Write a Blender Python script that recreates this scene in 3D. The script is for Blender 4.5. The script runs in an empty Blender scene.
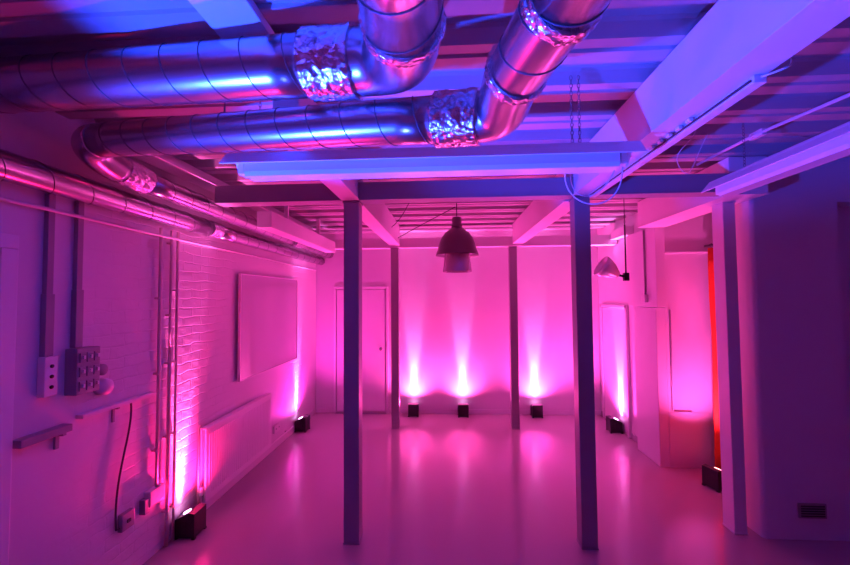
import bpy, bmesh, math, random
from math import sin, cos, pi, radians
from mathutils import Vector, Matrix, noise
random.seed(7)
scn = bpy.context.scene
COL = scn.collection

# ------------------------------------------------------------------ materials
def mat(name, col, rough=0.5, metal=0.0, bump=0.0, bscale=30.0, spec=0.5, vary=0.0, coat=0.0, emit=None, estr=0.0):
    m = bpy.data.materials.new(name); m.use_nodes = True
    nt = m.node_tree; b = nt.nodes['Principled BSDF']
    b.inputs['Base Color'].default_value = (*col, 1)
    b.inputs['Roughness'].default_value = rough
    b.inputs['Metallic'].default_value = metal
    b.inputs['Specular IOR Level'].default_value = spec
    b.inputs['Coat Weight'].default_value = coat
    tc = nt.nodes.new('ShaderNodeTexCoord')
    if vary > 0:
        n = nt.nodes.new('ShaderNodeTexNoise'); n.inputs['Scale'].default_value = bscale * 0.13 + 1
        n.inputs['Detail'].default_value = 5
        r = nt.nodes.new('ShaderNodeMapRange')
        r.inputs['To Min'].default_value = 1 - vary; r.inputs['To Max'].default_value = 1 + vary * .4
        mx = nt.nodes.new('ShaderNodeMix'); mx.data_type = 'RGBA'; mx.blend_type = 'MULTIPLY'
        mx.inputs['Factor'].default_value = 1; mx.inputs['A'].default_value = (*col, 1)
        nt.links.new(tc.outputs['Object'], n.inputs['Vector'])
        nt.links.new(n.outputs['Fac'], r.inputs['Value'])
        nt.links.new(r.outputs['Result'], mx.inputs['B'])
        nt.links.new(mx.outputs['Result'], b.inputs['Base Color'])
    if bump > 0:
        n2 = nt.nodes.new('ShaderNodeTexNoise'); n2.inputs['Scale'].default_value = bscale
        n2.inputs['Detail'].default_value = 4
        bp = nt.nodes.new('ShaderNodeBump'); bp.inputs['Strength'].default_value = bump
        bp.inputs['Distance'].default_value = 0.01
        nt.links.new(tc.outputs['Object'], n2.inputs['Vector'])
        nt.links.new(n2.outputs['Fac'], bp.inputs['Height'])
        nt.links.new(bp.outputs['Normal'], b.inputs['Normal'])
    if emit:
        b.inputs['Emission Color'].default_value = (*emit, 1)
        b.inputs['Emission Strength'].default_value = estr
    return m

def brick_mat(name, col):
    m = mat(name, col, 0.55, vary=0.08, bscale=12)
    nt = m.node_tree; b = nt.nodes['Principled BSDF']
    tc = nt.nodes.new('ShaderNodeTexCoord'); sp = nt.nodes.new('ShaderNodeSeparateXYZ')
    cb = nt.nodes.new('ShaderNodeCombineXYZ')
    nt.links.new(tc.outputs['Object'], sp.inputs[0])
    nt.links.new(sp.outputs['Y'], cb.inputs['X']); nt.links.new(sp.outputs['Z'], cb.inputs['Y'])
    wn = nt.nodes.new('ShaderNodeTexNoise'); wn.inputs['Scale'].default_value = 7; wn.inputs['Detail'].default_value = 3
    wa = nt.nodes.new('ShaderNodeVectorMath'); wa.operation = 'MULTIPLY_ADD'
    wa.inputs[1].default_value = (0.05, 0.05, 0)
    nt.links.new(cb.outputs[0], wn.inputs['Vector']); nt.links.new(wn.outputs['Color'], wa.inputs[0])
    nt.links.new(cb.outputs[0], wa.inputs[2])
    br = nt.nodes.new('ShaderNodeTexBrick')
    br.inputs['Scale'].default_value = 1; br.inputs['Brick Width'].default_value = 0.225
    br.inputs['Row Height'].default_value = 0.075; br.inputs['Mortar Size'].default_value = 0.007
    br.inputs['Mortar Smooth'].default_value = 0.9; br.inputs['Bias'].default_value = 0
    br.inputs['Color1'].default_value = (1, 1, 1, 1); br.inputs['Color2'].default_value = (.82, .82, .82, 1)
    br.inputs['Mortar'].default_value = (0, 0, 0, 1)
    nt.links.new(wa.outputs[0], br.inputs['Vector'])
    n = nt.nodes.new('ShaderNodeTexNoise'); n.inputs['Scale'].default_value = 16; n.inputs['Detail'].default_value = 4
    nt.links.new(cb.outputs[0], n.inputs['Vector'])
    # where the plaster is thin the bricks show: a worn zone of the wall
    z = nt.nodes.new('ShaderNodeValToRGB')
    el = z.color_ramp.elements
    el[0].position = .0; el[0].color = (.05, .05, .05, 1); el[1].position = 1; el[1].color = (.25, .25, .25, 1)
    for ps, v in ((.37, .04), (.45, .7), (.50, 1), (.60, .9), (.66, .10), (.84, .12), (.89, .7)):
        e = el.new(ps); e.color = (v, v, v, 1)
    yr = nt.nodes.new('ShaderNodeMapRange'); yr.inputs['From Max'].default_value = 6.2
    za = nt.nodes.new('ShaderNodeVectorMath'); za.operation = 'DOT_PRODUCT'; za.inputs[1].default_value = (1, 0, 0)
    zn = nt.nodes.new('ShaderNodeVectorMath'); zn.operation = 'MULTIPLY_ADD'; zn.inputs[1].default_value = (.5, 0, 0)
    nt.links.new(n.outputs['Color'], zn.inputs[0]); nt.links.new(cb.outputs[0], zn.inputs[2])
    nt.links.new(zn.outputs[0], za.inputs[0]); nt.links.new(za.outputs['Value'], yr.inputs['Value'])
    nt.links.new(yr.outputs[0], z.inputs[0]); zr = z
    ma = nt.nodes.new('ShaderNodeMath'); ma.operation = 'MULTIPLY_ADD'; ma.inputs[1].default_value = 1.1
    nt.links.new(n.outputs['Fac'], ma.inputs[0]); nt.links.new(br.outputs['Color'], ma.inputs[2])
    mm = nt.nodes.new('ShaderNodeMath'); mm.operation = 'MULTIPLY'
    nt.links.new(ma.outputs[0], mm.inputs[0]); nt.links.new(zr.outputs[0], mm.inputs[1])
    bp = nt.nodes.new('ShaderNodeBump'); bp.inputs['Strength'].default_value = 0.45; bp.inputs['Distance'].default_value = 0.007
    nt.links.new(mm.outputs[0], bp.inputs['Height']); nt.links.new(bp.outputs['Normal'], b.inputs['Normal'])
    return m

M = {
 'wall': mat('white_wall_paint', (.70, .69, .70), .55, bump=.12, bscale=14, vary=.05),
 'brick': brick_mat('white_painted_brick', (.68, .67, .68)),
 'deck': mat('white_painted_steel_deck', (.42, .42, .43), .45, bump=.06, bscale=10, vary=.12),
 'steel': mat('white_painted_steel', (.74, .74, .75), .42, bump=.08, bscale=22, vary=.08),
 'post': mat('grey_painted_steel', (.30, .29, .31), .4, bump=.06, bscale=22, vary=.08),
 'duct': mat('galvanised_steel', (.52, .52, .54), .27, 1.0, bump=.05, bscale=6, vary=.12),
 'seam': mat('duct_seam', (.12, .12, .13), .5, .6),
 'foil': mat('crumpled_foil_tape', (.82, .82, .84), .2, 1.0, bump=.5, bscale=45),
 'black': mat('black_plastic', (.010, .010, .011), .35, bump=.05, bscale=60),
 'glass_lens': mat('lit_lens', (.9, .7, .9), .2, emit=(1, .35, .85), estr=14),
 'plastic': mat('white_plastic', (.74, .74, .73), .35, vary=.04),
 'grey': mat('grey_plastic', (.30, .30, .31), .45, vary=.1),
 'radiator': mat('white_enamel', (.78, .78, .77), .3, vary=.03),
 'board': mat('glossy_shade_tinted_board', (.46, .45, .50), .09, spec=.9, coat=1.0),  # violet-grey base stands in for shade and reflection on the white panel
 'frame': mat('board_frame', (.75, .75, .76), .3, .3),
 'curtain': mat('orange_cloth', (.85, .10, .02), .85, bump=.3, bscale=120, vary=.15),
 'lamp': mat('brushed_lamp_metal', (.16, .13, .14), .3, .6, bump=.04, bscale=30),
 'lampin': mat('white_lamp_inside', (.7, .7, .68), .4),
 'chrome': mat('handle_metal', (.35, .35, .36), .25, 1.0),
 'chain': mat('hanging_chain_metal', (.25, .25, .27), .4, .9),
 'cable': mat('pale_cable', (.65, .65, .66), .5),
 'darkcable': mat('dark_cable', (.05, .05, .05), .5),
 'door': mat('white_door_paint', (.76, .76, .77), .4, vary=.04),
 'smoke': mat('smoked_glass', (.50, .42, .46), .12, .3, vary=.1),
 'pipe': mat('copper_pipe_paint', (.62, .50, .46), .4, .2, vary=.1),
}
# semi-gloss painted floor
def floor_mat():
    m = mat('painted_floor', (.40, .35, .35), .26, bump=.03, bscale=3.5, vary=.04)
    nt = m.node_tree; b = nt.nodes['Principled BSDF']
    n = nt.nodes.new('ShaderNodeTexNoise'); n.inputs['Scale'].default_value = 2.2; n.inputs['Detail'].default_value = 6
    tc = nt.nodes.new('ShaderNodeTexCoord'); r = nt.nodes.new('ShaderNodeMapRange')
    r.inputs['To Min'].default_value = .12; r.inputs['To Max'].default_value = .17
    nt.links.new(tc.outputs['Object'], n.inputs['Vector']); nt.links.new(n.outputs['Fac'], r.inputs['Value'])
    nt.links.new(r.outputs['Result'], b.inputs['Roughness'])
    return m
M['floor'] = floor_mat()

# ------------------------------------------------------------------ mesh helpers
class MB:
    def __init__(s): s.bm = bmesh.new(); s.mats = []
    def mi(s, m):
        if m not in s.mats: s.mats.append(m)
        return s.mats.index(m)
    def faces(s, fs, m, smooth=False):
        k = s.mi(m)
        for f in fs: f.material_index = k; f.smooth = smooth
    def box(s, a, b, m, bevel=0.0, rot=None, org=None):
        a, b = Vector(a), Vector(b); c = (a + b) / 2; d = b - a
        r = bmesh.ops.create_cube(s.bm, size=1)
        vs = r['verts']
        for v in vs: v.co = Vector((v.co.x * d.x, v.co.y * d.y, v.co.z * d.z)) + c
        fs = list({f for v in vs for f in v.link_faces})
        if bevel > 0:
            es = list({e for v in vs for e in v.link_edges})
            rr = bmesh.ops.bevel(s.bm, geom=es, offset=bevel, segments=2, affect='EDGES', profile=.6)
            vs = list({v for f in rr['faces'] for v in f.verts} | {v for v in vs if v.is_valid})
            fs = list({f for v in vs for f in v.link_faces})
        if rot is not None:
            o = Vector(org) if org else c
            for v in vs: v.co = rot @ (v.co - o) + o
        s.faces(fs, m); return vs
    def tube(s, pts, r, m, n=16, cap=True, smooth=True, jitter=0, rfun=None):
        pts = [Vector(p) for p in pts]; rings = []
        t0 = (pts[1] - pts[0]).normalized()
        up = Vector((0, 0, 1)) if abs(t0.z) < .9 else Vector((0, 1, 0))
        nrm = t0.cross(up).normalized(); prev = t0
        for i, p in enumerate(pts):
            t = ((pts[min(i + 1, len(pts) - 1)] - pts[max(i - 1, 0)])).normalized()
            q = prev.rotation_difference(t); nrm = (q @ nrm).normalized(); prev = t
            bn = t.cross(nrm).normalized(); ring = []
            rr = rfun(i) if rfun else r
            for k in range(n):
                a = 2 * pi * k / n; d = nrm * cos(a) + bn * sin(a); ra = rr
                if jitter: ra += jitter * .8 * noise.noise((p + d * rr) * 30) + jitter * .8 * noise.noise((p + d * rr) * 75) + jitter * .35 * noise.noise((p + d * rr) * 190)
                ring.append(s.bm.verts.new(p + d * ra))
            rings.append(ring)
        fs = []
        for i in range(len(rings) - 1):
            for k in range(n):
                fs.append(s.bm.faces.new((rings[i][k], rings[i][(k + 1) % n], rings[i + 1][(k + 1) % n], rings[i + 1][k])))
        s.faces(fs, m, smooth)
        if cap: s.faces([s.bm.faces.new(rings[0][::-1]), s.bm.faces.new(rings[-1])], m)
    def lathe(s, prof, c, m, n=40, axis=None, smooth=True):
        c = Vector(c); R = axis or Matrix.Identity(3); rings = []
        for r, z in prof:
            rings.append([s.bm.verts.new(c + R @ Vector((r * cos(2 * pi * k / n), r * sin(2 * pi * k / n), z))) for k in range(n)])
        fs = []
        for i in range(len(rings) - 1):
            for k in range(n):
                fs.append(s.bm.faces.new((rings[i][k], rings[i][(k + 1) % n], rings[i + 1][(k + 1) % n], rings[i + 1][k])))
        s.faces(fs, m, smooth)
    def prism(s, prof, axis, a, b, m, cap=True, closed=True):
        """prof: 2-D points; axis 'x' -> (y,z) profile swept along x ; 'y' -> (x,z)"""
        def pt(u, v, w): return (w, u, v) if axis == 'x' else ((u, w, v) if axis == 'y' else (u, v, w))
        A = [s.bm.verts.new(pt(u, v, a)) for u, v in prof]; B = [s.bm.verts.new(pt(u, v, b)) for u, v in prof]
        n = len(prof); fs = []
        for i in range(n if closed else n - 1):
            j = (i + 1) % n; fs.append(s.bm.faces.new((A[i], A[j], B[j], B[i])))
        if cap and closed: fs += [s.bm.faces.new(A[::-1]), s.bm.faces.new(B)]
        s.faces(fs, m)
    def build(s, name, parent=None):
        bmesh.ops.recalc_face_normals(s.bm, faces=s.bm.faces)
        me = bpy.data.meshes.new(name); s.bm.to_mesh(me); s.bm.free()
        for m in s.mats: me.materials.append(m)
        o = bpy.data.objects.new(name, me); COL.objects.link(o)
        if parent: o.parent = parent
        return o

def world(o, parent):      # parent an object built in world coordinates
    o.parent = parent; o.matrix_parent_inverse = Matrix.Translation(parent.location).inverted()
    return o
def thing(name, label, cat, loc=(0, 0, 0), group=None):
    o = bpy.data.objects.new(name, None); COL.objects.link(o); o.location = loc
    o.empty_display_size = .05
    o['label'] = label; o['category'] = cat
    if group: o['group'] = group
    o['kind'] = 'thing'
    return o
def tag(o, label, cat, group=None):
    o['label'] = label; o['category'] = cat
    if group: o['group'] = group
    o['kind'] = 'thing'
    return o
def struct(o): o['kind'] = 'structure'; return o
def sbox(name, a, b, m, bevel=0):
    mb = MB(); mb.box(a, b, m, bevel); return struct(mb.build(name))
SPLIT = {'hanger', 'lamp_holder', 'clip', 'bracket', 'foot', 'ring', 'wall_mount', 'switch_key'}
def islands(bm):
    seen, out = set(), []
    for f in bm.faces:
        if f in seen: continue
        st, isl = [f], []; seen.add(f)
        while st:
            g = st.pop(); isl.append(g)
            for v in g.verts:
                for h in v.link_faces:
                    if h not in seen: seen.add(h); st.append(h)
        out.append(isl)
    return out
def part(mb, name, root, label=None):
    if name in SPLIT:
        mb.bm.faces.ensure_lookup_table()
        for isl in islands(mb.bm):
            n = MB(); n.mats = list(mb.mats); vm = {}
            for f in isl:
                for v in f.verts:
                    if v not in vm: vm[v] = n.bm.verts.new(v.co)
                g = n.bm.faces.new([vm[v] for v in f.verts]); g.material_index = f.material_index; g.smooth = f.smooth
            o = n.build(name)
            world(o, root)
        mb.bm.free(); return None
    o = mb.build(name); world(o, root)
    if label: o['label'] = label
    return o
def bez(p0, p1, p2, p3, n=16):
    out = []
    for i in range(n + 1):
        t = i / n; u = 1 - t
        out.append(Vector(p0) * u**3 + Vector(p1) * 3 * u * u * t + Vector(p2) * 3 * u * t * t + Vector(p3) * t**3)
    return out

# ------------------------------------------------------------------ the shell
XL, XR, YF, YB, ZD = -2.14, 2.38, 6.2, -3.0, 2.88
XRR = 3.7
sbox('floor', (XL - .15, YB - .15, -.1), (XRR + .15, YF + .15, 0), M['floor'])
sbox('wall_left', (XL - .15, YB, 0), (XL, YF, 3.05), M['brick'])
sbox('wall_far', (XL - .15, YF, 0), (XR + .9, YF + .15, 3.05), M['wall'])
sbox('wall_back', (XL - .15, YB - .15, 0), (XRR + .15, YB, 3.05), M['wall'])
sbox('wall_right', (XR, 4.36, 0), (XR + .9, YF, 3.05), M['wall'])
w = MB(); w.box((XR - .10, 4.36, 0), (XR, 4.86, 1.715), M['wall'], .006); struct(w.build('wall_right_pier'))
w = MB(); w.box((XR - .10, 4.33, 1.72), (XR, 5.0, 2.61), M['wall'], .006); struct(w.build('wall_right_boxing'))
sbox('wall_alcove', (2.95, 3.3, 0), (3.28, 4.36, 3.05), M['wall'])
# pier between alcove and the front area, with a rounded plaster corner
w = MB()
prof = [(XR, 3.30), (XR, 3.16)] + [(XR + .03 - .03 * cos(a), 3.16 - .03 * sin(a)) for a in (pi / 8, pi / 4, 3 * pi / 8)] + [(XR + .03, 3.13), (3.02, 3.13), (3.02, 3.30)]
w.prism(prof, 'z', 0, 3.0, M['wall']); struct(w.build('wall_pier'))
sbox('wall_recess', (3.02, 3.301, 0), (XRR, 3.45, 3.05), M['wall'])
sbox('trim_lintel', (3.02, 3.13, 2.56), (XRR, 3.30, 3.0), M['wall'])
sbox('wall_front_right', (XRR, YB, 0), (XRR + .15, 3.45, 3.05), M['wall'])
w = MB(); w.box((XL + .0, 6.185, 0), (-1.84, YF, .07), M['wall'], .003); w.box((-.95, 6.185, 0), (XR, YF, .07), M['wall'], .003)
struct(w.build('baseboard_far'))
w = MB(); w.box((XL, 2.95, 0), (XL + .012, 6.185, .08), M['wall'], .003); struct(w.build('baseboard_left'))
w = MB(); w.box((XR - .012, 4.87, 0), (XR, 5.2, .07), M['grey'], .002); w.box((XR - .012, 6.1, 0), (XR, 6.18, .07), M['grey'], .002)
struct(w.build('baseboard_right'))

# ceiling: trapezoidal steel deck, ribs across the room
prof = []
per, y = .333, YB - .15
y0 = 1.545
k0 = math.floor((YB - .15 - y0) / per)
for k in range(k0, 40):
    a = y0 + k * per
    if a > YF + .3: break
    prof += [(a, ZD), (a + .055, ZD), (a + .062, ZD + .012), (a + .078, ZD + .012), (a + .085, ZD), (a + .165, ZD),
             (a + .185, ZD + .06), (a + .192, ZD + .075), (a + .235, ZD + .075), (a + .242, ZD + .066), (a + .262, ZD + .066), (a + .269, ZD + .075),
             (a + .312, ZD + .075), (a + .32, ZD + .06)]
w = MB()
full = prof + [(prof[-1][0], ZD + .2), (prof[0][0], ZD + .2)]
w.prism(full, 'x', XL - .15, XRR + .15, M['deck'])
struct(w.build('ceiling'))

# ------------------------------------------------------------------ steel frame
def post(x0, x1, y0, y1, z1, label, m='post'):
    t = thing('steel_post', label, 'post', ((x0 + x1) / 2, (y0 + y1) / 2, 0))
    w = MB(); w.box((x0, y0, .012), (x1, y1, z1 - .012), M[m], .006); part(w, 'shaft', t)
    w = MB(); w.box((x0 - .004, y0 - .004, 0), (x1 + .004, y1 + .004, .012), M[m], .003); part(w, 'base_plate', t)
    w = MB(); w.box((x0 - .006, y0 - .006, z1 - .012), (x1 + .006, y1 + .006, z1 - .001), M[m], .003)
    part(w, 'cap_plate', t)
    return t
post(-.796, -.676, 2.925, 3.045, 2.60, 'dark steel post left of centre, nearest the camera')
post(.968, 1.084, 2.945, 3.06, 2.60, 'dark steel post right of centre, standing under the big ceiling beam')
post(-.80, -.69, 5.46, 5.57, 2.56, 'thin magenta-lit steel post before the far wall, between door and pendant lamp')
post(.885, .995, 5.50, 5.61, 2.56, 'thin magenta-lit steel post before the far wall, right of the pendant lamp')
post(2.205, 2.30, 3.18, 3.31, 2.598, 'square post standing against the right wall corner beside the orange curtain', 'steel')

def beam(name, a, b, label, grp=None, m='steel', bolts=()):
    t = thing(name, label, 'beam', ((a[0] + b[0]) / 2, a[1], a[2]))
    w = MB(); w.box(a, b, M[m], .005); part(w, 'casing', t)
    # narrow flange lip along both lower edges
    if b[1] - a[1] > b[0] - a[0]:
        w = MB(); w.box((a[0] - .006, a[1], a[2] - .008), (b[0] + .006, b[1], a[2] + .001), M[m], .002); part(w, 'flange', t)
    else:
        w = MB(); w.box((a[0], a[1] - .006, a[2] - .008), (b[0], b[1] + .006, a[2] + .001), M[m], .002); part(w, 'flange', t)
    return t
beam('cross_beam', (-1.83, 2.92, 2.612), (2.09, 3.04, 2.745), 'long cross beam resting on the two nearest posts', m='post')
beam('cross_beam', (-1.78, 5.47, 2.57), (2.37, 5.60, 2.70), 'far cross beam resting on the two thin posts near the far wall')
beam('ceiling_beam', (.952, -2.6, 2.61), (1.092, 2.91, 2.875), 'wide pale beam running overhead to the right-hand near post, blue lit')
beam('ceiling_beam', (-.835, -2.6, 2.838), (-.655, 1.70, 2.877), 'shallow pale beam passing above the larger silver duct at top left')
beam('ceiling_beam', (-.80, 1.71, 2.61), (-.675, 2.91, 2.875), 'pink beam between the crosswise fluorescent fitting and the left near post')
beam('ceiling_beam', (.93, 3.05, 2.60), (1.075, 5.46, 2.875), 'pink-lit beam behind the right-hand near post, reaching the right thin post')
beam('ceiling_beam', (-.81, 3.05, 2.60), (-.67, 5.46, 2.875), 'pink-lit beam behind the left near post, reaching the left thin post')
beam('ceiling_beam', (2.10, 2.95, 2.60), (2.375, 4.325, 2.875), 'deep boxed beam over the alcove opening, right of the tilting spot lamp')
beam('ceiling_beam', (2.27, 5.01, 2.63), (2.375, 5.46, 2.74), 'slim short beam high on the right wall beyond the boxed pier')
w = MB(); w.box((-1.74, 3.42, 2.50), (-1.60, 5.45, 2.655), M['steel'], .008)
t = thing('boxed_trunking', 'pink rectangular boxing hung under the ceiling beside the left wall ducts', 'boxing', (-1.67, 3.42, 2.5))
part(w, 'box', t)
w = MB()
for yy in (3.9, 4.9): w.box((-1.69, yy, 2.656), (-1.65, yy + .03, ZD), M['steel'])
part(w, 'hanger', t)
w = MB(); w.prism([(-1.97, 2.75), (-1.82, 2.75), (-1.82, 2.77), (-1.95, 2.77), (-1.95, 2.875), (-1.97, 2.875)], 'y', 2.26, 5.42, M['steel'])
tag(w.build('ceiling_angle'), 'long painted steel angle lengthwise under the deck, above the left wall ducts', 'steel angle')

# ------------------------------------------------------------------ ducts
def straight(mb, p, q, r, pitch, ph=0.0, sm=.002):
    p, q = Vector(p), Vector(q); L = (q - p).length
    mb.tube([p + (q - p) * i / 12 for i in range(13)], r, M['duct'], 48, cap=True)
    t = (q - p).normalized(); up = Vector((0, 0, 1)); a = t.cross(up).normalized(); b = t.cross(a).normalized()
    turns = L / pitch; n = int(turns * 28); pts = []
    for i in range(n + 1):
        th = 2 * pi * turns * i / n + ph
        pts.append(p + t * (L * i / n) + (a * cos(th) + b * sin(th)) * (r + .0008))
    mb.tube(pts, sm, M['seam'], 6)
def foil(p, q, r, n=30):
    n = max(n, 24)
    p, q = Vector(p), Vector(q); mb = MB()
    mb.tube([p + (q - p) * i / n for i in range(n + 1)], r, M['foil'], 110, jitter=.006, cap=True)
    return mb
def hang(x, y, z, r, root):
    mb = MB(); mb.tube([(x, y, z + r * .98), (x, y, ZD)], .004, M['chain'], 8)
    n = 20
    t = MB(); t.tube([(x + 0, y + (r + .003) * cos(a), z + (r + .003) * sin(a)) for a in [2 * pi * i / n for i in range(n + 1)]], .003, M['chain'], 6, cap=False)
    part(mb, 'hanger_rod', root)
# upper left duct
d1 = thing('ventilation_duct', 'larger silver ventilation duct, nearer and higher of the two overhead', 'duct', (-.5, 1.38, 2.69))
A = Vector((-2.138, 1.575, 2.80)); B = Vector((-.475, 1.345, 2.695)); R1 = .106
mb = MB(); straight(mb, A, B, R1, .165, 1.2); part(mb, 'spiral_section', d1)
dirA = (B - A).normalized(); B2 = B + dirA * .17
mb = foil(B - dirA * .012, B2, R1 + .013); part(mb, 'foil_joint', d1, 'crumpled silver foil joint')
E0 = Vector((-.115, 1.03, 2.60)); dE = Vector((.06, -1, -.10)).normalized()
mb = MB(); mb.tube(bez(B2 - dirA * .01, B2 + dirA * .16, E0 - dE * .16, E0 + dE * .01, 24), R1 + .004, M['duct'], 48); part(mb, 'elbow', d1)
mb = foil(E0 - dE * .0, E0 + dE * .035, R1 + .009, 6); part(mb, 'foil_joint', d1, 'crumpled silver foil joint')
mb = MB(); straight(mb, E0 + dE * .03, E0 + dE * 2.9, R1, .16, .3); part(mb, 'spiral_section', d1)
hang(-1.4, 1.47, 2.753, R1, d1); hang(-.066, .2, 2.52, R1, d1)
# lower duct
d2 = thing('ventilation_duct', 'smaller silver ventilation duct, lower and further of the two overhead', 'duct', (0, 1.45, 2.51))
R2 = .084
A = Vector((-1.80, 1.88, 2.68)); B = Vector((-.02, 1.40, 2.505))
dirA = (B - A).normalized(); B2 = B + dirA * .15
mb = MB(); straight(mb, A, B, R2, .15, .9); part(mb, 'spiral_section', d2)
mb = foil(B - dirA * .012, B2, R2 + .012); part(mb, 'foil_joint', d2, 'crumpled silver foil joint')
E0 = Vector((.205, 1.13, 2.505)); dE = Vector((.22, -1, .02)).normalized()
mb = MB(); mb.tube(bez(B2 - dirA * .01, B2 + dirA * .11, E0 - dE * .10, E0 + dE * .01, 24), R2 + .003, M['duct'], 48); part(mb, 'elbow', d2)
mb = foil(E0, E0 + dE * .03, R2 + .008, 6); part(mb, 'foil_joint', d2, 'crumpled silver foil joint')
mb = MB(); straight(mb, E0 + dE * .025, E0 + dE * .27, R2, .13, 2.3); part(mb, 'spiral_section', d2)
mb = foil(E0 + dE * .262, E0 + dE * .30, R2 + .007, 6); part(mb, 'foil_joint', d2, 'crumpled silver foil joint')
mb = MB(); straight(mb, E0 + dE * .29, E0 + dE * 2.8, R2, .13, .3); part(mb, 'spiral_section', d2)
C0 = Vector((-1.915, 2.12, 2.62))
mb = MB(); mb.tube(bez(A + dirA * .01, A - dirA * .13, C0 + Vector((0, -.15, .02)), C0 + Vector((0, .01, 0)), 20), R2 + .002, M['duct'], 40); part(mb, 'elbow', d2)
hang(-1.0, 1.664, 2.601, R2, d2)
# two ducts along the left wall
d3 = thing('wall_duct', 'silver duct with foil start running along the left wall top, above the thinner one', 'duct', (-1.945, 2.13, 2.53), 'ducts along the left wall')
P0 = C0 + Vector((0, .015, 0)); P1 = Vector((-1.915, 2.32, 2.60))
mb = foil(P0, P1, .083, 14); part(mb, 'foil_joint', d3, 'crumpled silver foil joint')
mb = MB(); straight(mb, P1 - Vector((0, .01, 0)), (-1.915, 4.7, 2.575), .068, .19); part(mb, 'spiral_section', d3)
mb = foil((-1.915, 4.69, 2.575), (-1.915, 4.95, 2.575), .074, 12); part(mb, 'foil_joint', d3, 'crumpled silver foil joint')
mb = MB(); straight(mb, (-1.915, 4.94, 2.575), (-1.915, 6.195, 2.565), .066, .19); part(mb, 'spiral_section', d3)
d4 = thing('wall_duct', 'thinner silver duct tucked against the left wall, below the foil-started one', 'duct', (-2.07, 1.2, 2.46), 'ducts along the left wall')
mb = MB(); straight(mb, (-2.058, -.6, 2.505), (-2.058, 3.2, 2.46), .070, .22); part(mb, 'spiral_section', d4)
mb = foil((-2.058, 3.19, 2.46), (-2.058, 3.33, 2.455), .074, 8); part(mb, 'foil_joint', d4)
mb = MB(); straight(mb, (-2.058, 3.32, 2.455), (-2.058, 6.195, 2.45), .062, .22); part(mb, 'spiral_section', d4)

# ------------------------------------------------------------------ fluorescent battens
def batten(axis, c, a, b, z, label):
    """axis the fitting runs along, c = other coordinate of the centre, z = rim height"""
    loc = ((a + b) / 2, c, z) if axis == 'x' else (c, (a + b) / 2, z)
    t = thing('ceiling_fluorescent_light', label, 'light fitting', loc)
    w = MB(); w.prism([(c - .035, z + .07), (c - .095, z), (c - .09, z - .003), (c - .033, z + .062), (c + .033, z + .062), (c + .09, z - .003), (c + .095, z), (c + .035, z + .07)], axis, a, b, M['steel'])
    part(w, 'reflector', t)
    w = MB(); w.prism([(c - .05, z + .055), (c - .055, z - .03), (c - .045, z - .05), (c + .045, z - .05), (c + .055, z - .03), (c + .05, z + .055)], axis, a + .10, b - .10, M['plastic'])
    part(w, 'diffuser', t)
    w = MB()
    for s in (a + .06, b - .09):
        if axis == 'x': w.box((s, c - .04, z - .035), (s + .03, c + .04, z + .055), M['plastic'], .004)
        else: w.box((c - .04, s, z - .035), (c + .04, s + .03, z + .055), M['plastic'], .004)
    part(w, 'lamp_holder', t)
    return t
def chain_link(mb, x, y, z, r, flip):
    pts = []
    for i in range(13):
        a = 2 * pi * i / 12
        u, v = r * .55 * cos(a), r * sin(a)
        pts.append((x + (u if flip else 0), y + (0 if flip else u), z + v))
    mb.tube(pts, .0017, M['chain'], 5, cap=False)
def chain(x, y, z0, z1, root):
    mb = MB(); z = z0; k = 0
    while z < z1:
        chain_link(mb, x, y, z + .011, .012, k % 2); z += .019; k += 1
    return part(mb, 'suspension_chain', root)
f1 = batten('x', 1.835, -1.07, .895, 2.492, 'long blue-lit fluorescent fitting hanging crosswise below the lower duct')
chain(.60, 1.835, 2.555, ZD, f1); chain(.635, 1.835, 2.555, ZD, f1); chain(-.92, 1.835, 2.555, ZD, f1)
f2 = batten('y', 1.80, .55, 2.66, 2.535, 'long purple-lit fluorescent fitting running lengthwise under the ceiling at right')
chain(1.80, 2.4, 2.60, ZD, f2); chain(1.80, 1.0, 2.60, ZD, f2)
mb = MB(); mb.tube(bez((.875, 1.94, 2.50), (.90, 1.97, 2.22), (.56, 1.97, 2.28), (.60, 1.94, 2.49), 20), .0035, M['cable'], 8)
tag(mb.build('hanging_cable_loop'), 'outer looped pale cable drooping at the right end of the crosswise fitting', 'cable')
mb = MB(); mb.tube(bez((.85, 1.95, 2.50), (.80, 1.99, 2.32), (.62, 1.99, 2.30), (.625, 1.95, 2.49), 20), .003, M['cable'], 8)
tag(mb.build('hanging_cable_loop'), 'inner looped pale cable drooping at the right end of the crosswise fitting', 'cable')

# wiring channel under the big beam: open slots and pale pieces
t = thing('ceiling_cable_trunking', 'slim lengthwise cable channel fixed under the lower right edge of the big beam', 'cable channel', (1.07, 1.4, 2.6))
w = MB(); w.box((1.055, 1.35, 2.574), (1.098, 2.88, 2.601), M['plastic'], .003); part(w, 'channel', t)
w = MB(); w.box((1.046, 1.36, 2.582), (1.0545, 2.86, 2.588), M['darkcable']); part(w, 'groove', t)
w = MB()
for k in range(5): w.box((1.03, 1.66 + k * .075, 2.586), (1.0455, 1.69 + k * .075, 2.60), M['plastic'], .002)
part(w, 'clip', t)
mb = MB(); mb.tube(bez((1.07, 1.34, 2.587), (1.12, 1.22, 2.57), (1.19, 1.38, 2.63), (1.15, 1.33, 2.75), 20), .0035, M['cable'], 8)
tag(mb.build('hanging_cable_loop'), 'short curled pale cable leaving the channel end beside the big beam', 'cable')
mb = MB(); mb.tube([(1.93, -1, 2.80), (1.93, 1.9, 2.80), (1.88, 2.4, 2.82), (1.85, 2.91, 2.81)], .010, M['cable'], 10)
mb.box((1.875, 2.36, 2.80), (1.905, 2.46, 2.84), M['plastic'], .004)
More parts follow.
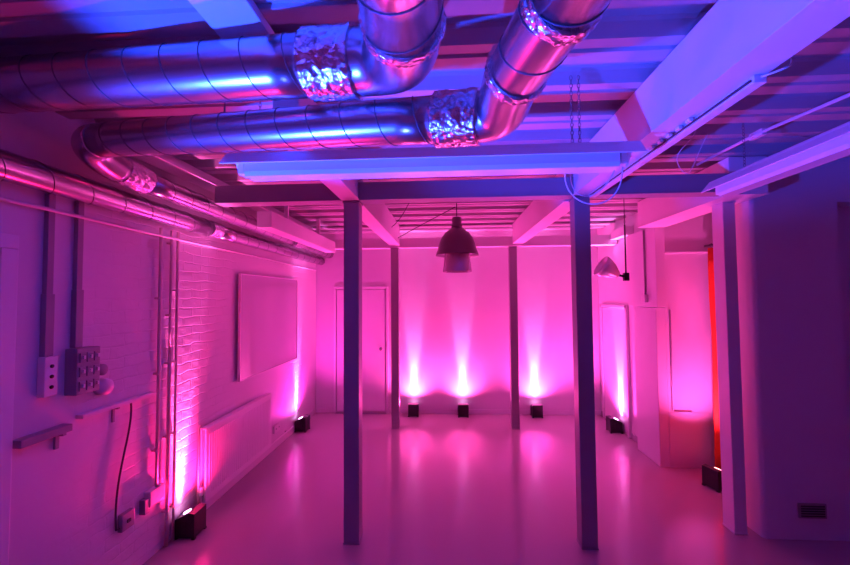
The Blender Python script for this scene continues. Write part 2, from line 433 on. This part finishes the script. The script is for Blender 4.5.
tag(mb.build('ceiling_conduit'), 'thin straight conduit under the ceiling between big beam and right fitting', 'conduit')
mb = MB()
mb.tube(bez((1.50, 2.35, 2.88), (1.52, 2.38, 2.75), (1.40, 2.5, 2.78), (1.52, 2.55, 2.66), 16) + bez((1.525, 2.55, 2.655), (1.58, 2.55, 2.58), (1.62, 2.6, 2.72), (1.66, 2.5, 2.87), 16), .0026, M['cable'], 6)
tag(mb.build('ceiling_cable'), 'thin cable dropping in a loop from the deck right of the big beam', 'cable')
mb = MB(); mb.tube(bez((1.10, 2.25, 2.64), (1.25, 2.25, 2.76), (1.35, 2.2, 2.80), (1.45, 2.2, 2.875), 16), .0026, M['cable'], 6)
tag(mb.build('ceiling_cable'), 'thin pale cable stretched from the big beam up to the deck', 'cable')
mb = MB(); mb.box((1.40, 2.02, 2.845), (1.47, 2.08, 2.879), M['darkcable'], .004)
tag(mb.build('ceiling_junction_box'), 'tiny black box on the deck right of the big beam', 'junction box')

# ------------------------------------------------------------------ pendant lamp
t = thing('pendant_lamp', 'two-tier bell-shaped metal pendant lamp hanging centrally before the far wall', 'lamp', (.115, 4.2, 2.12))
cx, cy = .115, 4.2
w = MB(); w.tube([(cx, cy, 2.70), (cx, cy, ZD)], .005, M['darkcable'], 8); part(w, 'cord', t)
w = MB(); w.lathe([(.0, 2.725), (.045, 2.722), (.052, 2.71), (.052, 2.64), (.060, 2.635), (.062, 2.585), (.0, 2.585)], (cx, cy, 0), M['lamp']); part(w, 'cap', t)
w = MB(); w.lathe([(.062, 2.60), (.085, 2.585), (.13, 2.55), (.172, 2.495), (.198, 2.43), (.212, 2.37), (.232, 2.315), (.236, 2.30), (.232, 2.30), (.208, 2.365), (.192, 2.43), (.165, 2.49), (.125, 2.543), (.06, 2.59)], (cx, cy, 0), M['lamp']); part(w, 'shade', t)
w = MB(); w.lathe([(.06, 2.45), (.11, 2.42), (.135, 2.33), (.145, 2.24), (.158, 2.13), (.158, 2.122), (.152, 2.122), (.138, 2.24), (.128, 2.33), (.105, 2.41), (.06, 2.44)], (cx, cy, 0), M['smoke']); part(w, 'lower_collar', t, 'lower glassy collar')
w = MB(); w.lathe([(.0, 2.19), (.03, 2.20), (.045, 2.23), (.042, 2.27), (.02, 2.33), (.02, 2.45), (0, 2.45)], (cx, cy, 0), M['lampin'], 24); part(w, 'bulb', t)
# supply cable slung from far left post
mb = MB(); mb.tube(bez((-.66, 5.2, 2.66), (-.4, 4.9, 2.74), (-.1, 4.5, 2.80), (.10, 4.22, 2.84), 18), .006, M['darkcable'], 8)
tag(mb.build('ceiling_cable'), 'dark cable slung diagonally under the ceiling from left beam to pendant lamp', 'cable')
mb = MB(); mb.tube(bez((-.66, 4.6, 2.70), (-.5, 4.4, 2.76), (-.4, 4.0, 2.84), (-.3, 3.7, 2.87), 12), .005, M['darkcable'], 8)
tag(mb.build('ceiling_cable'), 'short dark cable stapled under the deck, nearer than the pendant lamp', 'cable')

# tilting spot lamp at right
t = thing('hanging_tilting_lamp', 'small tilted shell-shaped lamp on a hanging rod, in front of the right wall', 'lamp', (1.77, 3.9, 2.02))
lx, ly = 1.765, 3.9
w = MB(); w.tube([(lx, ly, 2.02), (lx, ly, 2.55)], .008, M['darkcable'], 10); part(w, 'rod', t)
w = MB(); w.tube([(lx, ly, 2.55), (lx, ly, ZD)], .003, M['darkcable'], 8)
for k in range(7): chain_link(w, lx, ly, 2.56 + k * .022, .014, k % 2)
part(w, 'suspension_chain', t)
w = MB(); w.box((lx - .024, ly - .024, 1.995), (lx + .024, ly + .024, 2.075), M['black'], .006); w.tube([(lx - .02, ly, 2.04), (lx - .085, ly, 2.055)], .012, M['black'], 10); part(w, 'joint', t, 'black swivel joint')
ax = Matrix.Rotation(radians(-58), 3, 'Y')
w = MB(); w.lathe([(0, 0), (.03, .0), (.042, .02), (.075, .075), (.098, .14), (.108, .195), (.104, .195), (.094, .14), (.07, .078), (.036, .03), (0, .03)], (lx - .075, ly, 2.05), M['frame'], 32, ax); part(w, 'shade', t)

# ------------------------------------------------------------------ uplighters
def uplighter(x, y, yaw, label, grp, lcol, s=1.0):
    t = thing('uplighter', label, 'uplighter', (x, y, 0), grp); t.rotation_euler.z = yaw
    w = MB(); h = .19
    w.prism([(-.078, .012), (.078, .012), (.078, h - .045), (-.03, h + .006), (-.078, h)], 'x', -.078, .078, M['black'])
    w.build('body', t)
    for a in (-1, 1):
        w = MB(); w.box((a * .082 - .003, -.02, .05), (a * .082 + .003, .02, .14), M['black'], .002); w.build('bracket', t)
    for a in (-1, 1):
        for b in (-1, 1): w = MB(); w.box((a * .07 - .012, b * .07 - .012, 0), (a * .07 + .012, b * .07 + .012, .012), M['black']); w.build('foot', t)
    lm = M['glass_lens'].copy(); lm.name = 'lit_lens'
    lm.node_tree.nodes['Principled BSDF'].inputs['Emission Color'].default_value = (*lcol, 1)
    rot = Matrix.Rotation(-math.atan2(.051, .108), 3, 'X')
    w = MB(); w.lathe([(0, .006), (.026, .005), (.03, .002), (.03, -.006), (0, -.006)], (0, .026, h - .021), lm, 28, rot); w.build('lens', t, )
    return t
def spot(loc, target, power, col, half, blend, r=.03, name='lamp_light'):
    l = bpy.data.lights.new(name, 'SPOT'); l.energy = power; l.color = col
    l.spot_size = radians(half * 2); l.spot_blend = blend; l.shadow_soft_size = r
    o = bpy.data.objects.new(name, l); COL.objects.link(o); o.location = loc
    o.rotation_euler = (Vector(target) - Vector(loc)).to_track_quat('-Z', 'Y').to_euler()
    return o

G = 'black floor uplighters'
PK = (1, .012, .17); PP = (1, .035, .60); PM = (1, .055, .38); LL = (1, .055, .52); RD = (1, .05, .16)
SC = 1.0
def wash(x, y, aim, col, core, wide, hc=14, hw=82, z=.200, cc=None, bc=.8, bw=1.0, lean=-.28, out=.045):
    # one LED array: a tight bright centre and a soft flood, both aimed up along the wall
    d = Vector((aim[0] - x, aim[1] - y, 0)).normalized()
    spot((x + d.x * .055, y + d.y * .055, z), (aim[0], aim[1], aim[2] + .9), core * 1.9, cc or col, hc * .72, bc, .03)
    spot((x + d.x * .055, y + d.y * .055, z), aim, core * .35, cc or col, hc * 1.15, bc, .04)
    spot((x - d.x * out, y - d.y * out, z), (x + d.x * lean, y + d.y * lean, z + 2), wide, col, hw, bw, .03)
# near left
uplighter(-2.04, 3.0, radians(92), 'black uplighter on the floor at the near end of the radiator', G, (1, .4, .9))
wash(-2.05, 3.02, (-2.17, 3.0, 2.3), PK, 400, 165, hc=17, cc=(1, .13, .62), bc=.45)
uplighter(-2.04, 5.36, radians(88), 'black uplighter on the floor against the left wall, beyond the radiator', G, (1, .4, 1))
wash(-2.05, 5.36, (-2.18, 5.42, 2.1), PP, 300, 175, hc=15, cc=(1, .24, 1))
for x, lab, c in ((-.54, 'black uplighter at the far wall, beside the left thin post', PM), (.234, 'black uplighter at the far wall, straight below the pendant lamp', PM), (1.36, 'black uplighter at the far wall, right of the right thin post', LL)):
    uplighter(x, 6.09, 0, lab, G, (1, .4, .95))
    wash(x, 6.10, (x, 6.235, 2.0), c, 340, 250, hc=13, cc=(1, .24, .85))
uplighter(2.26, 5.46, radians(-92), 'black uplighter on the floor in front of the pale door on the right wall', G, (1, .4, 1))
wash(2.28, 5.46, (2.42, 5.46, 2.1), LL, 420, 170, hc=17, cc=(1, .28, 1))
uplighter(2.57, 3.93, radians(-70), 'black uplighter beside the orange curtain, partly hidden by the right post', G, (1, .3, .3))
wash(2.58, 3.95, (2.72, 4.3, 2.2), (1, .08, .52), 110, 180, hc=16, hw=50, lean=.35)

# front of the room: blue lamp by the left wall, then added unseen fill lights
spot((-1.95, .9, 1.0), (.08, 1.45, 2.92), 1300, (.015, .05, 1), 30, .5, .04, 'unseen_blue_lamp')
spot((-.45, .5, .4), (.42, 1.45, 2.9), 300, (.03, .06, 1), 25, .8, .04, 'unseen_blue_lamp')  # added unseen spot, brightens the deck between the ducts
spot((2.9, -1.6, .3), (2.6, -1.8, 2.9), 8, (1, .04, .30), 60, .8, .05, 'added_pink_fill')  # added dim pink fill for the front, no lamp modelled
spot((-1.9, -1.6, .3), (-2.1, -1.9, 2.9), 12, (1, .04, .30), 60, .8, .05, 'added_pink_fill')  # matching added pink fill on the left

# ------------------------------------------------------------------ left wall items
def lw(mb, y0, y1, z0, z1, d, m, bev=.003, x=XL, off=0):
    mb.box((x + off + .0005, y0, z0), (x + off + d, y1, z1), m, bev)
# white board
t = thing('white_board', 'large glossy white board mounted on the left wall', 'board', (XL, 4.5, 1.0))
w = MB(); lw(w, 3.80, 5.265, 1.02, 2.10, .022, M['board'], .002, off=.028); part(w, 'panel', t)
w = MB()
for a, b, c, d in ((3.792, 3.80, 1.012, 2.108), (5.265, 5.273, 1.012, 2.108), (3.80, 5.265, 1.012, 1.02), (3.80, 5.265, 2.10, 2.108)): lw(w, a, b, c, d, .03, M['frame'], .002, off=.025)
part(w, 'frame', t)
w = MB()
for yy in (4.0, 5.0):
    for zz in (1.2, 1.9): lw(w, yy, yy + .05, zz, zz + .05, .028, M['grey'])
part(w, 'wall_mount', t)
# radiator
t = thing('radiator', 'white panel radiator mounted low on the left wall', 'radiator', (XL, 3.8, .1))
w = MB()
lw(w, 3.20, 4.42, .135, .745, .018, M['radiator'], .006, off=.075)
n = 34
for k in range(n):
    yy = 3.24 + k * (1.14 / n); w.box((XL + .0925, yy, .19), (XL + .0965, yy + .018, .69), M['radiator'], .0015)
part(w, 'front_panel', t)
w = MB(); lw(w, 3.21, 4.41, .14, .74, .016, M['radiator'], .005, off=.03); part(w, 'rear_panel', t)
w = MB(); lw(w, 3.20, 4.42, .735, .75, .062, M['radiator'], .003, off=.03)
part(w, 'top_grille', t)
w = MB()
for yy in (3.4, 4.2): lw(w, yy, yy + .03, .2, .7, .03, M['grey'])
part(w, 'bracket', t)
w = MB(); w.tube([(XL + .06, 3.185, .0), (XL + .06, 3.185, .20)], .008, M['pipe'], 10); w.tube([(XL + .06, 3.185, .19), (XL + .06, 3.21, .19)], .01, M['chrome'], 10)
part(w, 'supply_pipe', t)
w = MB(); w.lathe([(0, .20), (.018, .20), (.02, .215), (.02, .262), (.014, .272), (0, .272)], (XL + .06, 3.185, 0), M['plastic'], 16); part(w, 'valve_knob', t)
w = MB(); w.tube([(XL + .05, 3.165, .0), (XL + .05, 3.165, .76), (XL + .05, 3.19, .775)], .009, M['pipe'], 10); part(w, 'riser_pipe', t)
mb = MB(); mb.tube([(XL + .03, 3.22, .105), (XL + .03, 5.2, .105)], .009, M['plastic'], 10)
for yy in (3.5, 4.3, 5.0): mb.box((XL + .0005, yy, .092), (XL + .035, yy + .012, .118), M['plastic'])
tag(mb.build('heating_pipe'), 'thin white heating pipe running under the radiator above the baseboard', 'pipe')
# vertical pipes
def vpipe(y, z0, z1, r, label, m='pipe', x=.03):
    t = thing('vertical_pipe', label, 'pipe', (XL + x, y, z0))
    w = MB(); w.tube([(XL + x, y, z0 + (z1 - z0) * i / 6) for i in range(7)], r, M[m], 12); part(w, 'tube', t)
    w = MB(); z = z0 + .25
    while z < z1 - .1:
        w.box((XL + .0005, y - r - .006, z), (XL + x + r * .6, y + r + .006, z + .014), M[m], .002); z += .55
    part(w, 'clip', t)
vpipe(2.72, .50, 2.38, .011, 'vertical pipe on the left wall ending in a junction box above the floor')
vpipe(2.83, 1.47, 2.38, .009, 'vertical pipe on the left wall ending halfway, second of the group')
vpipe(2.83, .01, 1.465, .013, 'thicker lower length below the second vertical pipe, left wall')
vpipe(2.90, .01, 2.38, .010, 'vertical pipe on the left wall, furthest of the group and nearest the radiator')
# horizontal conduit
w = MB(); w.tube([(XL + .034, 1.0 + i * .85, 2.335 - i * .006 + .004 * sin(i * 2.1)) for i in range(7)], .010, M['cable'], 10)
tag(w.build('horizontal_conduit'), 'thin pale conduit running level along the upper left wall', 'conduit')
# trunking and boxes
def trunk(y, z0, z1, wd, label, m='grey'):  # white-painted channels, their shade is put into the grey
    w = MB(); lw(w, y - wd / 2, y + wd / 2, z0, z1, .028, M[m]); lw(w, y - wd / 2 - .005, y + wd / 2 + .005, z0 + .0, z0 + .33, .034, M[m])
    tag(w.build('vertical_trunking'), label, 'cable channel')
trunk(1.935, 1.552, 2.42, .035, 'vertical cable channel toned grey for shade, rising from the three-hole socket box')
trunk(2.10, 1.578, 2.42, .035, 'vertical cable channel toned grey for shade, rising from the grid-fronted fuse box')
t = thing('socket_box', 'narrow upright white socket box with three holes on the left wall', 'socket', (XL, 1.935, 1.35))
w = MB(); lw(w, 1.905, 1.975, 1.34, 1.55, .045, M['plastic'], .006); part(w, 'housing', t)
for zz in (1.39, 1.445, 1.50):
    w = MB(); w.lathe([(0, 0), (.010, 0), (.010, .004), (0, .004)], (XL + .0455, 1.94, zz), M['black'], 14, Matrix.Rotation(radians(90), 3, 'Y')); part(w, 'socket_hole', t)
t = thing('fuse_box', 'square dark fuse box with a grid of switches on the left wall', 'fuse box', (XL, 2.12, 1.31))
w = MB(); lw(w, 2.05, 2.195, 1.315, 1.575, .075, M['grey'], .006); part(w, 'housing', t)
for r_ in range(3):
    for c_ in range(3):
        y_ = 2.062 + c_ * .044; z_ = 1.335 + r_ * .08
        w = MB(); w.box((XL + .0752, y_, z_), (XL + .083, y_ + .034, z_ + .055), M['grey'], .003)
        w.box((XL + .083, y_ + .01, z_ + .02), (XL + .095, y_ + .022, z_ + .04), M['plastic'], .002)
        part(w, 'switch', t)
t = thing('wall_mounted_bell', 'round bell-like unit on the left wall beside the fuse box', 'bell', (XL, 2.27, 1.3))
ry = Matrix.Rotation(radians(90), 3, 'Y')
w = MB(); w.lathe([(0, 0), (.05, 0), (.05, .03), (.045, .05), (.03, .065), (0, .07)], (XL + .001, 2.275, 1.315), M['plastic'], 28, ry); part(w, 'dome', t)
w = MB(); w.lathe([(0, 0), (.034, 0), (.034, .05), (.02, .06), (0, .06)], (XL + .001, 2.243, 1.425), M['grey'], 24, ry); part(w, 'knob', t)
# shelf
t = thing('wall_shelf', 'short narrow shelf on the left wall below the socket box', 'shelf', (XL, 1.9, 1.15))
w = MB(); w.box((XL + .001, 1.79, 1.125), (XL + .06, 2.05, 1.165), M['grey'], .004); part(w, 'board', t)
w = MB(); w.box((XL + .001, 2.0, 1.04), (XL + .014, 2.02, 1.124), M['grey']); w.box((XL + .001, 2.0, 1.112), (XL + .055, 2.02, 1.124), M['grey']); part(w, 'bracket', t)
t = thing('wall_shelf', 'longer thin shelf on the left wall ending at the vertical pipes', 'shelf', (XL, 2.4, 1.14))
w = MB(); w.box((XL + .001, 2.12, 1.165), (XL + .05, 2.68, 1.19), M['steel'], .004); part(w, 'board', t)
w = MB(); w.box((XL + .001, 2.36, 1.07), (XL + .012, 2.375, 1.164), M['grey']); w.box((XL + .001, 2.36, 1.152), (XL + .045, 2.375, 1.164), M['grey']); part(w, 'bracket', t)
mb = MB(); mb.tube(bez((XL + .02, 2.49, 1.163), (XL + .02, 2.52, .95), (XL + .02, 2.36, .75), (XL + .02, 2.395, .38), 20) + [Vector((XL + .02, 2.42, .375))], .006, M['darkcable'], 8)
tag(mb.build('hanging_cable'), 'dark cable dropping from the long shelf to a small socket', 'cable')
t = thing('wall_socket', 'small grey socket at the lower end of the dropping cable', 'socket', (XL, 2.475, .33))
w = MB(); lw(w, 2.425, 2.525, .345, .455, .035, M['grey'], .006); part(w, 'plate', t)
w = MB(); lw(w, 2.46, 2.485, .39, .41, .01, M['black'], .001, off=.035); part(w, 'switch', t)
t = thing('wall_mounted_junction_box', 'box at the foot of the nearest vertical pipe', 'junction box', (XL, 2.70, .38))
w = MB(); lw(w, 2.64, 2.78, .39, .497, .05, M['plastic'], .006); part(w, 'housing', t)
w = MB(); lw(w, 2.60, 2.639, .36, .46, .045, M['grey'], .004); part(w, 'plug', t)
t = thing('wall_socket', 'small socket low on the left wall, between radiator and far uplighter', 'socket', (XL, 4.72, .2))
w = MB(); lw(w, 4.64, 4.80, .20, .29, .03, M['plastic'], .004); part(w, 'plate', t)
w = MB(); lw(w, 4.67, 4.69, .24, .255, .004, M['grey'], .001, off=.03); lw(w, 4.75, 4.77, .24, .255, .004, M['grey'], .001, off=.03); part(w, 'switch', t)

# ------------------------------------------------------------------ doors
d = MB(); d.box((XL + .001, .82, .0), (XL + .035, .89, 2.1), M['door'], .004); d.box((XL + .001, 1.70, .0), (XL + .035, 1.775, 2.1), M['door'], .004)
d.box((XL + .001, .82, 2.1), (XL + .035, 1.775, 2.17), M['door'], .004); struct(d.build('trim_1'))
d = MB(); d.box((XL + .001, .892, .005), (XL + .02, 1.698, 2.098), M['door'], .003); dr = struct(d.build('door_1'))
d = MB(); d.tube([(XL + .02, 1.6, 1.0), (XL + .06, 1.6, 1.0), (XL + .06, 1.5, 1.0)], .009, M['chrome'], 10); h = d.build('door_handle'); h.parent = dr
# far wall door
d = MB(); d.box((-1.785, 6.172, .035), (-1.0, 6.19, 1.975), M['door'], .003); dr = struct(d.build('door_2'))
d = MB(); d.lathe([(0, 0), (.018, 0), (.018, .012), (.010, .018), (.010, .03), (.026, .04), (.03, .055), (.022, .068), (0, .07)], (-1.06, 6.172, 1.03), M['chrome'], 20, Matrix.Rotation(radians(90), 3, 'X')); h = d.build('door_knob'); h.parent = dr
d = MB(); d.box((-1.835, 6.165, 0), (-1.80, 6.199, 1.99), M['door'], .004); d.box((-.985, 6.165, 0), (-.95, 6.199, 1.99), M['door'], .004); d.box((-1.835, 6.165, 1.992), (-.95, 6.199, 2.03), M['door'], .004)
struct(d.build('trim_2'))
d = MB(); d.box((-1.80, 6.14, .0), (-.985, 6.171, .012), M['grey'], .002); struct(d.build('trim_3'))
# right wall door
d = MB(); d.box((XR - .02, 5.27, .01), (XR - .001, 6.02, 1.67), M['door'], .003); dr = struct(d.build('door_3'))
d = MB(); d.box((XR - .035, 5.22, 0), (XR - .001, 5.262, 1.72), M['door'], .004); d.box((XR - .035, 6.028, 0), (XR - .001, 6.07, 1.72), M['door'], .004); d.box((XR - .035, 5.22, 1.68), (XR - .001, 6.07, 1.72), M['door'], .004)
struct(d.build('trim_4'))

# ------------------------------------------------------------------ alcove
# pipe & box on the boxing, conduit on the return wall
t = thing('wall_mounted_conduit', 'thin conduit with a small box at its foot on the boxed pier at right', 'conduit', (2.27, 4.55, 1.78))
w = MB(); w.tube([(2.268, 4.55, 1.86), (2.268, 4.55, 2.60)], .010, M['grey'], 10); part(w, 'tube', t)
w = MB(); w.box((2.24, 4.51, 1.77), (2.279, 4.60, 1.86), M['plastic'], .005); part(w, 'box', t)
# return wall face: lower panel step and ledge
sbox('trim_5', (2.385, 4.335, 2.31), (2.945, 4.359, 2.33), M['wall'], .003)
w = MB(); w.box((2.385, 4.3555, .0), (2.945, 4.3595, .58), M['wall'], .001); struct(w.build('wall_alcove_dado'))
w = MB(); w.tube([(2.425, 4.35, 1.69), (2.425, 4.35, .60), (2.50, 4.35, .59), (2.62, 4.35, .59)], .008, M['cable'], 8)
tag(w.build('alcove_conduit'), 'thin conduit bending at its foot on the pink wall left of the curtain', 'conduit')
# curtain on a rail
t = thing('curtain', 'orange-red cloth curtain hanging in the alcove behind the right post', 'curtain', (2.80, 3.9, 0))
w = MB(); N = 90; Z = 14; grid = []
for j in range(Z + 1):
    row = []
    for i in range(N + 1):
        y = 3.36 + .90 * i / N; z = .05 + 2.30 * j / Z
        amp = .022 + .012 * (1 - j / Z)
        x = 2.80 + amp * sin(i / N * 2 * pi * 9 + .5 * sin(j * .4)) + .006 * sin(i * .9 + j * .5)
        row.append(w.bm.verts.new((x, y, z)))
    grid.append(row)
w.faces([w.bm.faces.new((grid[j][i], grid[j][i + 1], grid[j + 1][i + 1], grid[j + 1][i])) for j in range(Z) for i in range(N)], M['curtain'], True)
c = part(w, 'cloth', t); sm = c.modifiers.new('Solid', 'SOLIDIFY'); sm.thickness = .003
w = MB(); w.tube([(2.80, 3.305, 2.38), (2.80, 4.33, 2.38)], .011, M['chrome'], 12); part(w, 'rail', t)
w = MB()
for k in range(12): 
    yk = 3.40 + k * .075
    w.tube([(2.80 + .017 * cos(a), yk, 2.376 + .02 * sin(a)) for a in [2 * pi * i / 14 for i in range(15)]], .002, M['chrome'], 5, cap=False)
part(w, 'ring', t)
# low plate on the dark wall
t = thing('air_vent', 'dark rectangular vent low on the dark right-hand wall', 'vent', (2.73, 3.13, .2))
w = MB(); w.box((2.63, 3.118, .165), (2.83, 3.1295, .275), M['grey'], .003); part(w, 'plate', t)
w = MB()
for k in range(5): w.box((2.645, 3.1145, .178 + k * .018), (2.815, 3.1175, .188 + k * .018), M['black'])
part(w, 'slat', t)

# ------------------------------------------------------------------ world, camera, view
wd = bpy.data.worlds.new('World'); scn.world = wd; wd.use_nodes = True
wd.node_tree.nodes['Background'].inputs['Color'].default_value = (.01, .003, .012, 1)
wd.node_tree.nodes['Background'].inputs['Strength'].default_value = .3

R = Matrix(((0.9983439867792212, 0.009846789167498714, 0.056677374717439305),
            (0.05700950375522365, -0.03757444565685195, -0.997666315716414),
            (-0.0076941889340812804, 0.999245316114452, -0.03807358244210219)))
cam = bpy.data.cameras.new('Camera'); co = bpy.data.objects.new('Camera', cam); COL.objects.link(co)
co.matrix_world = Matrix.Translation((0, 0, 1.85)) @ R.to_4x4()
cam.sensor_width = 36; cam.lens = 36 * 385 / 850; cam.clip_start = .05
scn.camera = co
vs = scn.view_settings
scn.display_settings.display_device = 'sRGB'
vs.view_transform = 'Standard'; vs.look = 'None'; vs.exposure = 0.0; vs.gamma = 1; vs.use_curve_mapping = False
scn.cycles.max_bounces = 10; scn.cycles.diffuse_bounces = 6; scn.cycles.glossy_bounces = 4
scn.cycles.sample_clamp_indirect = 6
scn.cycles.use_denoising = True
